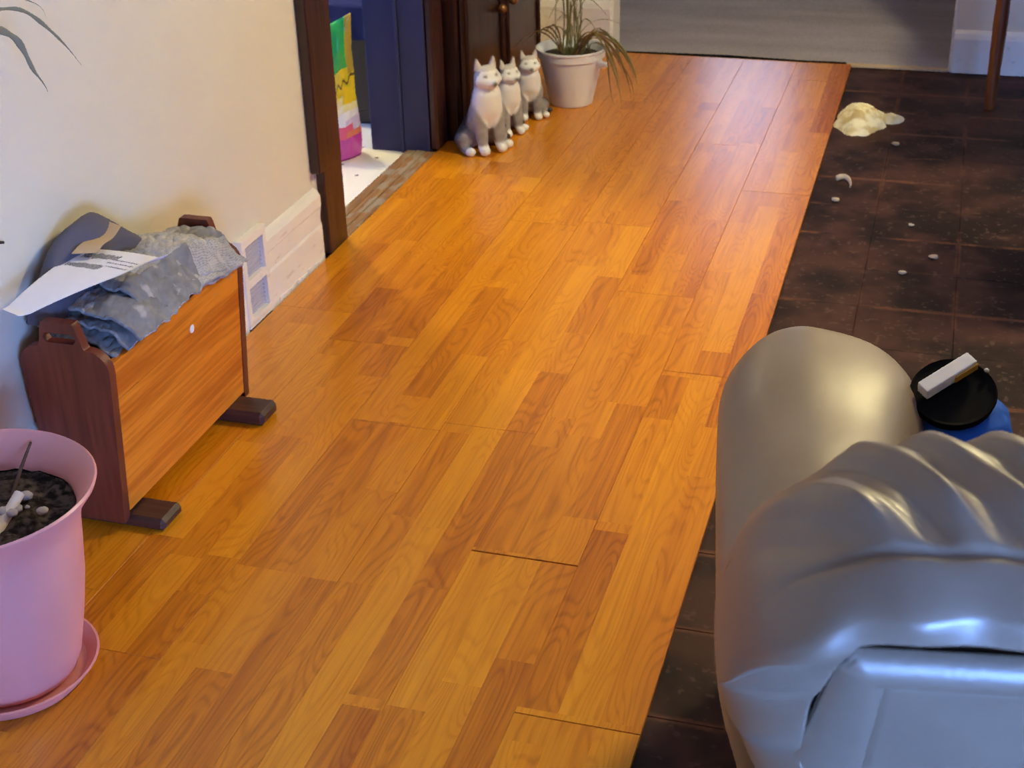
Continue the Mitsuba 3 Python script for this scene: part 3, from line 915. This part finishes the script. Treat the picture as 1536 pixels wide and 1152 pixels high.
# tan envelope and white flyer on top, sloping down past the near end board
m, uv = sheet(patch([(-1.466, 2.062, 0.515), (-1.482, 2.216, 0.515), (-1.446, 2.203, 0.514), (-1.430, 2.090, 0.509)], lambda U, V: 0.003 * np.sin(U * 7)), 0.0012)
obj('envelope', m, 'm_tan', True)
tag('envelope', 'tan paper envelope beside the white printed flyer in the rack', 'envelope')
m, uv = sheet(patch([(-1.490, 1.873, 0.482), (-1.484, 2.128, 0.497), (-1.322, 2.150, 0.481), (-1.452, 1.865, 0.477)],
              lambda U, V: 0.008 * np.sin(np.pi * U) ** 0.8 + 0.010 * sstep(0.92, 1.0, V) * sstep(0.6, 1.0, U) + 0.006 * sstep(0.06, 0.0, U) + 0.004 * np.sin(np.pi * V) * U), 0.0012)
obj('flyer', m, 'm_flyer', True, uv=np.stack([uv[:, 1], uv[:, 0]], 1))
tag('flyer', 'white flyer with black print lying on top of the papers in the rack', 'flyer')

# ================================================================ PINK POT
PX, PY = -1.336, 1.526
saucer = lathe([(0.0, LT), (0.105, LT), (0.120, LT + 0.004), (0.136, LT + 0.026), (0.139, LT + 0.030), (0.135, LT + 0.031), (0.128, LT + 0.024), (0.116, LT + 0.010), (0.0, LT + 0.008)], 72)
obj('pink_pot__saucer', turned(saucer, rotz(0, (PX, PY, 0))), 'm_pink', 40)
z0 = LT + 0.0085
pot = lathe([(0.0, z0), (0.092, z0), (0.103, z0 + 0.008), (0.112, z0 + 0.03), (0.128, 0.12), (0.140, 0.19), (0.146, 0.25), (0.150, 0.292), (0.156, 0.315), (0.170, 0.338), (0.183, 0.355), (0.185, 0.361), (0.182, 0.364),
             (0.176, 0.360), (0.164, 0.345), (0.150, 0.325), (0.147, 0.312), (0.142, 0.29), (0.0, 0.285)], 96)
obj('pink_pot__body', turned(pot, rotz(0, (PX, PY, 0))), 'm_pink', 40)
a = np.linspace(0, 2 * np.pi, 64, endpoint=False)
rs = np.linspace(0.001, 0.1450, 26)
V = []
for r in rs:
    x, y = r * np.cos(a), r * np.sin(a)
    z = 0.298 + 0.022 * meshkit.fbm(np.stack([x * 40, y * 40, x * 0], 1), 4, 3) + 0.018 * np.exp(-((x - 0.05) ** 2 + (y - 0.0) ** 2) / 0.003)
    V.append(np.stack([PX + x, PY + y, z], 1))
V = np.array(V)
obj('pink_pot__soil', loft(list(V) + [np.stack([PX + 0.1450 * np.cos(a), PY + 0.1450 * np.sin(a), np.full(64, 0.288)], 1)]), 'm_soil', True)
tag('pink_pot__soil', 'dark crumbly soil')
tag('pink_pot', 'large pink plastic flower pot on a pink saucer at the left', 'flower pot')
rng = np.random.default_rng(3)
for i in range(16):
    s = trimesh.creation.icosphere(2, 1.0)
    v = s.vertices * (1 + 0.5 * (meshkit.fbm(s.vertices * 1.7 + i * 9, 3, i)[:, None] - 0.5))
    r = rng.uniform(0.004, 0.011)
    q = rng.normal(0, 0.017, 2)
    st = trimesh.Trimesh(v * np.array([r, r, r * 0.6]) + [PX + 0.052 + q[0], PY + 0.01 + q[1], 0.332 + rng.uniform(-0.003, 0.004)], s.faces, process=False)
    k = obj('pebble', st, 'm_stone', True)
    tag(k, 'small grey lump lying on the soil of the pink pot', 'pebble', 'lumps on the soil of the pink pot')
obj('plant_stake', tube([[PX + 0.058, PY - 0.075, 0.300], [PX + 0.061, PY + 0.030, 0.346]], [0.009, 0.008], 10), 'm_stake', 40)
tag('plant_stake', 'pale wooden stake leaning in the soil of the pink pot', 'stake')
obj('dead_twig', tube(spline([[PX + 0.025, PY + 0.045, 0.308], [PX + 0.012, PY + 0.100, 0.334], [PX - 0.004, PY + 0.162, 0.352]], 12), np.linspace(0.004, 0.002, 12), 8), 'm_twig', True)
tag('dead_twig', 'thin dark twig leaning on the inner rim of the pink pot', 'twig')

# hanging plant whose leaf tips come into view on the wall at the upper left
hp = (-1.44, 1.80, 0.96)
bk = lathe([(0.0, 0.0), (0.05, 0.0), (0.065, 0.09), (0.069, 0.09), (0.069, 0.098), (0.06, 0.098), (0.056, 0.08), (0.0, 0.078)], 40)
obj('hanging_plant__pot', turned(bk, rotz(0, (hp[0], hp[1], hp[2] - 0.06))), 'm_bucket', 40)
obj('hanging_plant__hook', tube(spline([[WX, hp[1], 1.30], [hp[0] - 0.02, hp[1], 1.32], [hp[0], hp[1], 1.28], [hp[0], hp[1], hp[2] + 0.03]], 20), 0.003, 8), 'm_steel', True)
leaf_paths = [
    [[-1.44, 1.81, 0.95], [-1.45, 1.90, 0.985], [-1.46, 1.984, 0.973], [-1.46, 2.036, 0.960], [-1.46, 2.084, 0.929], [-1.46, 2.140, 0.878], [-1.46, 2.182, 0.828]],
    [[-1.44, 1.81, 0.95], [-1.45, 1.90, 0.972], [-1.46, 1.974, 0.942], [-1.46, 2.012, 0.916], [-1.46, 2.028, 0.890], [-1.46, 2.042, 0.858], [-1.46, 2.063, 0.829], [-1.46, 2.071, 0.812]],
    [[-1.44, 1.81, 0.96], [-1.45, 1.93, 1.02], [-1.46, 2.00, 1.01], [-1.46, 2.058, 0.971], [-1.46, 2.092, 0.952], [-1.46, 2.104, 0.927]],
]
for pth, w in zip(leaf_paths, (0.0035, 0.0060, 0.0016)):
    P = spline(pth, 40)
    t = np.linspace(0, 1, 40)
    r = w * np.clip(np.minimum(0.35 + 2.0 * t, (1 - t) * 3.5), 0.08, 1) * (0.75 + 0.35 * np.sin(t * 21) ** 2)
    obj('hanging_plant__leaf', tube(P, r, 8, 0.22, (0.3, 0.4, 0.85)), 'm_leaf', True)
rng = np.random.default_rng(8)
for i in range(9):
    an = math.radians(rng.uniform(180, 330))
    d = np.array([math.cos(an) * 0.35, math.sin(an), 0])
    L = rng.uniform(0.10, 0.22)
    P = spline([np.array([-1.44, 1.80, 0.95]), np.array([-1.44, 1.80, 1.0]) + d * L * 0.4, np.array([-1.44, 1.80, 0.99]) + d * L * 0.9, np.array([-1.44, 1.80, 0.90]) + d * L * 1.2], 30)
    P[:, 0] = np.maximum(P[:, 0], WX + 0.012)
    t = np.linspace(0, 1, 30)
    obj('hanging_plant__leaf', tube(P, 0.005 * np.clip(np.minimum(0.35 + 2 * t, (1 - t) * 3.5), 0.08, 1), 8, 0.22, (0.3, 0.4, 0.85)), 'm_leaf', True)
tag('hanging_plant', 'thin drooping grey-green leaves of a plant hanging on the wall', 'plant')

# nail in the wall and scuffs
obj('wall_nail', tube([[WX - 0.001, 1.975, 0.565], [WX + 0.008, 1.975, 0.566]], 0.0025, 8), 'm_twig', True)
tag('wall_nail', 'small nail in the wall left of the magazine rack', 'nail')

# ================================================================ DOORWAY: bag and appliance in the room behind
def bag_rings():
    rings = []
    cx, cy = -1.868, 4.055
    for z in np.linspace(0.0, 0.42, 60):
        t = z / 0.42
        w = 0.118 * (1 - 0.40 * max(t - 0.2, 0) ** 1.3) * (0.90 + 0.10 * math.sin(min(t * 9, 1.5)))
        d = 0.075 * (1 - t) ** 0.6 + 0.006
        ox = 0.045 * t - 0.02 * math.sin(t * 3)
        a = np.linspace(0, 2 * np.pi, 80, endpoint=False)
        x = np.sign(np.cos(a)) * np.abs(np.cos(a)) ** 0.75 * w
        y = np.sign(np.sin(a)) * np.abs(np.sin(a)) ** 0.75 * d
        P = np.stack([cx + ox + x * 0.94 + y * 0.30, cy + y * 0.94 + x * 0.12, np.full(80, z + 0.001)], 1)
        P[:, 2] += 0.05 * t * (x / 0.1)
        wr = meshkit.fbm(np.stack([P[:, 0] * 18, P[:, 2] * 14 + P[:, 0] * 9, P[:, 1] * 18], 1), 3, 4)
        P[:, 1] -= 0.03 * (wr - 0.5) * min(t * 4, 1)
        rings.append(P)
    return np.array(rings)
R = bag_rings()
m = loft(R)
v = np.asarray(m.vertices)
uvb = np.stack([(v[:, 0] + 1.840) / 0.14, v[:, 2] / 0.44], 1)
obj('plastic_bag', m, 'm_bag', True, uv=uvb)
tag('plastic_bag', 'shiny printed plastic bag in green, yellow, white and purple standing behind the doorway', 'bag')
# dark cabinet behind the bag
obj('dark_cabinet__body', box(-2.55, -1.80, 4.40, 4.98, 0.002, 0.40, 0.006), 'm_appliance')
obj('dark_cabinet__door', box(-2.53, -1.82, 4.385, 4.40, 0.05, 0.385, 0.004), 'm_appliance')
tag('dark_cabinet', 'black low cabinet in the shadow behind the printed bag', 'cabinet')
# blue cloth draped over the cabinet
def fn(U, V):
    X = -2.35 + 0.56 * U
    V2 = V * 2 - 1
    Y = 4.378 + 0.45 * np.clip(V2, 0, 1) + 0.010 * np.sin(U * 30) * np.clip(-V2, 0, 1) - 0.012 * np.clip(-V2, 0, 1)
    Z = 0.410 - 0.10 * np.clip(-V2, 0, 1) * (1 + 0.15 * np.sin(U * 9))
    return np.stack([X, Y, Z], -1)
m, uv = sheet(grid(fn, 50, 30), 0.004)
obj('blue_towel', m, 'm_navy_cloth', True)
tag('blue_towel', 'dark blue cloth draped over the low cabinet behind the doorway', 'towel')

# ================================================================ CABINET WITH FIGURINES
KX, KY0, KY1 = -1.475, 4.262, 5.20
obj('wood_cabinet__body', box(WX + 0.001, KX, KY0, KY1, LT, 1.15, 0.008), 'm_cabinet')
for y0, y1 in ((KY0 + 0.02, 4.72), (4.73, KY1 - 0.02)):
    d = obj('wood_cabinet__door', box(KX, KX + 0.014, y0, y1, 0.07, 1.12, 0.005), 'm_cabinet')
    st = [tube([[KX + 0.016, y, 0.10], [KX + 0.016, y, 1.09]], 0.009, 10) for y in (y0 + 0.03, y1 - 0.03)]
    obj(d + '__moulding', cat_mesh(st), 'm_cabinet', True)
    kn = trimesh.creation.icosphere(2, 0.016); kn.apply_translation((KX + 0.030, y1 - 0.06 if y0 < 4.5 else y0 + 0.06, 0.35))
    obj(d + '__knob', kn, 'm_brass', True)
tag('wood_cabinet', 'dark reddish-brown wooden cabinet standing against the wall behind the figurines', 'cabinet')


def hull_chain(joints, bones):
    total = manifold3d.Manifold()
    for a, b in bones:
        parts = []
        for j in (a, b):
            p, r = joints[j]
            parts.append(manifold3d.Manifold.sphere(r, 24).translate(tuple(p)))
        total += manifold3d.Manifold.batch_hull(parts)
    return total


def figurine(key, loc, yaw, s, label):
    J = {'rump': ((-0.035, 0, 0.060), 0.052), 'haunchL': ((-0.010, 0.046, 0.045), 0.036), 'haunchR': ((-0.010, -0.046, 0.045), 0.036),
         'belly': ((0.002, 0, 0.100), 0.050), 'chest': ((0.030, 0, 0.150), 0.046), 'ruff': ((0.034, 0, 0.185), 0.042), 'neck': ((0.030, 0, 0.215), 0.034),
         'head': ((0.038, 0, 0.250), 0.036), 'cheekL': ((0.050, 0.018, 0.240), 0.022), 'cheekR': ((0.050, -0.018, 0.240), 0.022), 'muzzle': ((0.080, 0, 0.233), 0.014), 'nose': ((0.090, 0, 0.236), 0.009),
         'shL': ((0.040, 0.027, 0.125), 0.024), 'shR': ((0.040, -0.027, 0.125), 0.024), 'anL': ((0.058, 0.026, 0.030), 0.0145), 'anR': ((0.058, -0.026, 0.030), 0.0145),
         'pawL': ((0.074, 0.027, 0.014), 0.0145), 'pawR': ((0.074, -0.027, 0.014), 0.0145), 'hpL0': ((0.005, 0.058, 0.014), 0.014), 'hpL': ((0.048, 0.060, 0.013), 0.0135),
         'hpR0': ((0.005, -0.058, 0.014), 0.014), 'hpR': ((0.048, -0.060, 0.013), 0.0135),
         'earL0': ((0.030, 0.021, 0.274), 0.013), 'earL1': ((0.030, 0.026, 0.306), 0.004), 'earR0': ((0.030, -0.021, 0.274), 0.013), 'earR1': ((0.030, -0.026, 0.306), 0.004),
         't0': ((-0.080, 0.01, 0.022), 0.018), 't1': ((-0.060, 0.060, 0.018), 0.016), 't2': ((-0.020, 0.085, 0.015), 0.012)}
    bones = [('rump', 'belly'), ('belly', 'chest'), ('chest', 'ruff'), ('ruff', 'neck'), ('neck', 'head'), ('rump', 'haunchL'), ('rump', 'haunchR'), ('head', 'cheekL'), ('head', 'cheekR'), ('cheekL', 'muzzle'), ('cheekR', 'muzzle'), ('muzzle', 'nose'),
             ('chest', 'shL'), ('chest', 'shR'), ('shL', 'anL'), ('shR', 'anR'), ('anL', 'pawL'), ('anR', 'pawR'), ('haunchL', 'hpL0'), ('haunchR', 'hpR0'), ('hpL0', 'hpL'), ('hpR0', 'hpR'),
             ('earL0', 'earL1'), ('earR0', 'earR1'), ('rump', 't0'), ('t0', 't1'), ('t1', 't2')]
    M = hull_chain(J, bones)
    M = M.refine_to_length(0.006)
    mm = M.to_mesh()
    t = trimesh.Trimesh(mm.vert_properties[:, :3], mm.tri_verts, process=True)
    trimesh.smoothing.filter_taubin(t, iterations=8)
    v = np.asarray(t.vertices)
    z0 = v[:, 2].min()
    v = v - [0, 0, z0]
    # glaze: dark back, grey legs and flanks, white face, bib and paws
    x, y, z = v[:, 0], np.abs(v[:, 1]), v[:, 2]
    nz = meshkit.fbm(v * 60, 3, 2)
    grey = np.array([0.30, 0.29, 0.30]) * (0.65 + 0.7 * nz[:, None])
    dark = np.array([0.030, 0.032, 0.045]) * (0.7 + 0.6 * nz[:, None])
    white = np.array([0.86, 0.87, 0.87]) * np.ones((len(v), 1))
    back = sstep(0.020, -0.006, x + 0.25 * (z - 0.15) * 0 + 0.012 * (nz - 0.5) - 0.02 * (z > 0.2))
    col = grey * (1 - back[:, None]) + dark * back[:, None]
    halfw = 0.040 * np.clip(1 - np.abs((z - 0.175) / 0.098) ** 1.7, 0, 1) + 0.004
    bib = np.clip(sstep(0.006, -0.006, y - halfw) * (x > 0.03) * (z > 0.08) * (z < 0.272) + (x > 0.052) * (z > 0.19) * (z < 0.285), 0, 1)
    paw = sstep(0.038, 0.028, z) * (x > 0.040)
    w = np.clip(bib + paw, 0, 1)[:, None]
    col = col * (1 - w) + white * w
    inear = ((z > 0.272) & (x > 0.034))[:, None]
    col = np.where(inear, np.array([0.62, 0.58, 0.54]), col)
    eye = np.exp(-(((y - 0.017) / 0.005) ** 2 + ((z - 0.258) / 0.004) ** 2)) * (x > 0.05)
    nose = np.exp(-((v - [0.097, 0, 0.236 - z0]) ** 2).sum(1) / 0.008 ** 2)
    mk = np.clip(eye + nose, 0, 1)[:, None]
    col = col * (1 - mk) + 0.02 * mk
    # split off ears' look is only colour; the glazed body is one piece
    W = (v * s * np.array([0.92, 1.22, 1.0])) @ rotz(yaw)[:3, :3].T + np.array(loc)
    obj(key, trimesh.Trimesh(W, t.faces, process=False), 'm_figure', True, color=col)
    return label


# cats: nearest is the tallest
for (loc, yaw, s), lab in zip([((-1.385, 4.215, LT), -0.70, 0.98), ((-1.366, 4.392, LT), -0.60, 0.82), ((-1.337, 4.575, LT), -1.05, 0.76)],
                              ['tallest grey and white seated animal figurine, nearest the doorway', 'middle grey and white seated animal figurine, half behind the tallest one', 'smallest grey and white seated animal figurine, right beside the white bucket']):
    n = numbered('animal_figurine')
    figurine('animal_figurine', loc, yaw, s, lab)
    tag(n, lab, 'figurine', 'animal figurines in front of the cabinet')

# ================================================================ WHITE BUCKET WITH GRASSY PLANT
QX, QY = -1.232, 4.762
bu = lathe([(0.0, LT), (0.070, LT), (0.074, LT + 0.004), (0.108, 0.160), (0.108, 0.172), (0.117, 0.174), (0.118, 0.196), (0.123, 0.200), (0.122, 0.206), (0.116, 0.206), (0.112, 0.196), (0.100, 0.165), (0.0, 0.160)], 72)
obj('white_bucket__body', turned(bu, rotz(0, (QX, QY, 0))), 'm_bucket', 40)
obj('white_bucket__handle_lug', tube(np.array([[QX + 0.100, QY - 0.03, 0.160], [QX + 0.125, QY - 0.045, 0.160], [QX + 0.142, QY - 0.055, 0.166]]), [0.013, 0.013, 0.008], 12), 'm_bucket', 40)
obj('white_bucket__soil', turned(lathe([(0.0, 0.161), (0.103, 0.161), (0.104, 0.176), (0.05, 0.181), (0.0, 0.182)], 40), rotz(0, (QX, QY, 0))), 'm_soil', 40)
tag('white_bucket', 'white plastic bucket used as a plant pot on the laminate by the wall end', 'bucket')
rng = np.random.default_rng(21)
def blade(p0, p1, p2, w):
    P = spline([p0, p1, p2], 18)
    t = np.linspace(0, 1, 18)
    r = w * np.clip(np.minimum(0.6 + t, (1 - t) * 3), 0.1, 1)
    return tube(P, r, 6, 0.25, (0.6, -0.2, 0.3))
for i in range(24):
    an = rng.uniform(0, 2 * np.pi)
    sp = rng.uniform(0.06, 0.20)
    hgt = rng.uniform(0.10, 0.30)
    p0 = np.array([QX + rng.normal(0, 0.02), QY + rng.normal(0, 0.02), 0.178])
    d = np.array([math.cos(an), math.sin(an), 0])
    p1 = p0 + d * sp * 0.45 + [0, 0, hgt]
    p2 = p0 + d * sp * 1.25 + [0, 0, hgt * rng.uniform(0.55, 1.1)]
    obj('grassy_plant__blade', blade(p0, p1, p2, rng.uniform(0.0016, 0.0034)), 'm_grass', True)
for i in range(15):
    p0 = np.array([QX + rng.normal(0.03, 0.02), QY + rng.normal(-0.01, 0.02), 0.178])
    x = QX + rng.uniform(0.15, 0.245)
    y = QY + rng.uniform(-0.10, 0.03)
    p1 = np.array([(QX + 0.115 + rng.uniform(0, 0.02)), y, 0.232 + rng.uniform(0, 0.045)])
    zt = rng.uniform(0.03, 0.19)
    p15 = np.array([x - 0.02, y - 0.005, 0.5 * (zt + 0.23)])
    P = spline([p0, p1, p15, [x, y - 0.01, zt]], 26)
    t = np.linspace(0, 1, 26)
    r = rng.uniform(0.0025, 0.0055) * np.clip(np.minimum(0.6 + t, (1 - t) * 3), 0.1, 1)
    k = obj('grassy_plant__dry_blade', tube(P, r, 6, 0.3, (0.7, -0.2, 0.2)), 'm_dry' if i % 3 else 'm_grass', True)
for i in range(4):
    p0 = np.array([QX - 0.03, QY, 0.178])
    p2 = np.array([QX - 0.20 + 0.03 * i, QY - 0.02 + 0.02 * i, 0.19 + 0.012 * i])
    obj('grassy_plant__dry_blade', blade(p0, (p0 + p2) / 2 + [0, 0, 0.07], p2, 0.004), 'm_dry', True)
tag('grassy_plant', 'sparse grassy plant in the white bucket, dry brown blades drooping to the right', 'plant')

# ================================================================ RIGHT SIDE: rag, crumbs, table leg
def rag(cx, cy, rx, ry, h, seed, yaw=0.0):
    k, n = 40, 64
    a = np.linspace(0, 2 * np.pi, n, endpoint=False)
    rings = []
    for i, r in enumerate(np.linspace(0.02, 1, k)):
        rr = r * (1 + 0.28 * (meshkit.fbm(np.stack([np.cos(a) * 1.6, np.sin(a) * 1.6, a * 0 + seed], 1), 3, seed) - 0.5) * 2)
        x, y = rx * rr * np.cos(a), ry * rr * np.sin(a)
        z = h * (1 - r ** 2.2) * (0.35 + 1.1 * meshkit.fbm(np.stack([x * 22, y * 22, x * 0 + seed], 1), 4, seed + 1)) + 0.004 * (1 - r ** 8)
        rings.append(np.stack([cx + x * math.cos(yaw) - y * math.sin(yaw), cy + x * math.sin(yaw) + y * math.cos(yaw), z + 0.0006], 1))
    rings.append(np.stack([rings[-1][:, 0], rings[-1][:, 1], np.full(n, 0.0002)], 1))
    return loft(rings)
obj('rag__cloth', rag(-0.235, 4.77, 0.088, 0.15, 0.050, 3), 'm_rag', True)
obj('rag__tail', rag(-0.140, 4.80, 0.055, 0.035, 0.022, 8, 0.7), 'm_rag', True)
tag('rag', 'crumpled pale yellow rag on the dark tiles beside the laminate edge', 'rag')
crumbs = [((-0.241, 4.165), 0.016, 'larger curved pale paper scrap on the dark tiles near the laminate edge'), ((-0.250, 4.005), 0.012, 'round pale crumb just in front of the curved scrap on the dark tiles'),
          ((-0.036, 3.52), 0.010, 'small bright crumb on the dark tiles above the recliner arm'), ((0.037, 3.64), 0.012, 'dull flat scrap in the dark patch of the tiles'), ((-0.03, 3.86), 0.008, 'tiny dull crumb on the dark tiles, farther right than the curved scrap'), ((-0.11, 4.55), 0.012, 'small tan scrap on the dark tiles right in front of the rag')]
for i, ((x, y), r, lab) in enumerate(crumbs):
    if i == 0:
        m = tube(spline([[x - 0.022, y + 0.010, 0.004], [x, y + 0.022, 0.008], [x + 0.016, y + 0.0, 0.007], [x + 0.022, y - 0.05, 0.003]], 18), np.linspace(0.009, 0.004, 18), 8, 0.4)
        m.apply_translation((0, 0, -m.vertices[:, 2].min() + 0.0003))
    else:
        s = trimesh.creation.icosphere(2, 1.0)
        v = s.vertices * (1 + 0.8 * (meshkit.fbm(s.vertices * 1.4 + i * 5, 3, i)[:, None] - 0.5)) * [r, r * 0.8, r * 0.45]
        v[:, 2] -= v[:, 2].min() - 0.0002
        m = trimesh.Trimesh(v + [x, y, 0], s.faces, process=False)
    k = obj('crumb', m, 'm_tan' if i in (3, 5) else 'm_crumb', True)
    tag(k, lab, 'scrap', 'scraps on the dark tiles')

# dining table: one leg shows at the upper right, the top throws the dark patch on the tiles
def leg(x, y):
    p = [(0.0, 0.0), (0.014, 0.0), (0.017, 0.01), (0.020, 0.10), (0.024, 0.30), (0.020, 0.46), (0.027, 0.50), (0.022, 0.53), (0.028, 0.60), (0.028, 0.71), (0.0, 0.71)]
    return turned(lathe(p, 24), rotz(0, (x, y, 0)))
for x, y in ((0.172, 5.00), (0.182, 4.33), (1.18, 5.00), (1.18, 4.20)):
    if (x, y) == (0.182, 4.33):
        x, y = 0.36, 4.20
    obj('dining_table__leg', leg(x, y), 'm_table', 40)
obj('dining_table__top', box(0.13, 1.24, 4.12, 5.07, 0.72, 0.755, 0.006), 'm_table')
obj('dining_table__apron', cat_mesh([box(0.18, 1.18, 4.19, 4.21, 0.63, 0.72), box(0.18, 1.18, 4.99, 5.01, 0.63, 0.72), box(0.18, 0.20, 4.21, 4.99, 0.63, 0.72), box(1.16, 1.18, 4.21, 4.99, 0.63, 0.72)]), 'm_table')
tag('dining_table', 'brown wooden table with turned legs at the upper right, one leg in view', 'table')

# dining chair just outside the right edge; its seat and back throw the dark patch on the tiles nearer the viewer
SX0, SX1, SY0, SY1 = 0.235, 0.66, 3.30, 3.72
obj('dining_chair__seat', box(SX0, SX1, SY0, SY1, 0.43, 0.465, 0.01), 'm_table')
for x, y in ((0.30, SY0 + 0.04), (SX1 - 0.03, SY0 + 0.04), (0.30, SY1 - 0.04), (SX1 - 0.03, SY1 - 0.04)):
    obj('dining_chair__leg', tube([[x, y, 0.0005], [x, y, 0.43]], [0.014, 0.020], 12), 'm_table', 40)
obj('dining_chair__backrest', box(SX0 + 0.02, SX0 + 0.045, SY0, SY1, 0.55, 0.93, 0.008), 'm_table')
for y in (SY0 + 0.03, SY1 - 0.03):
    obj('dining_chair__post', tube([[SX0 + 0.032, y, 0.46], [SX0 + 0.032, y, 0.56]], 0.014, 10), 'm_table', 40)
tag('dining_chair', 'brown wooden dining chair near the table, outside the right edge of the view', 'chair')
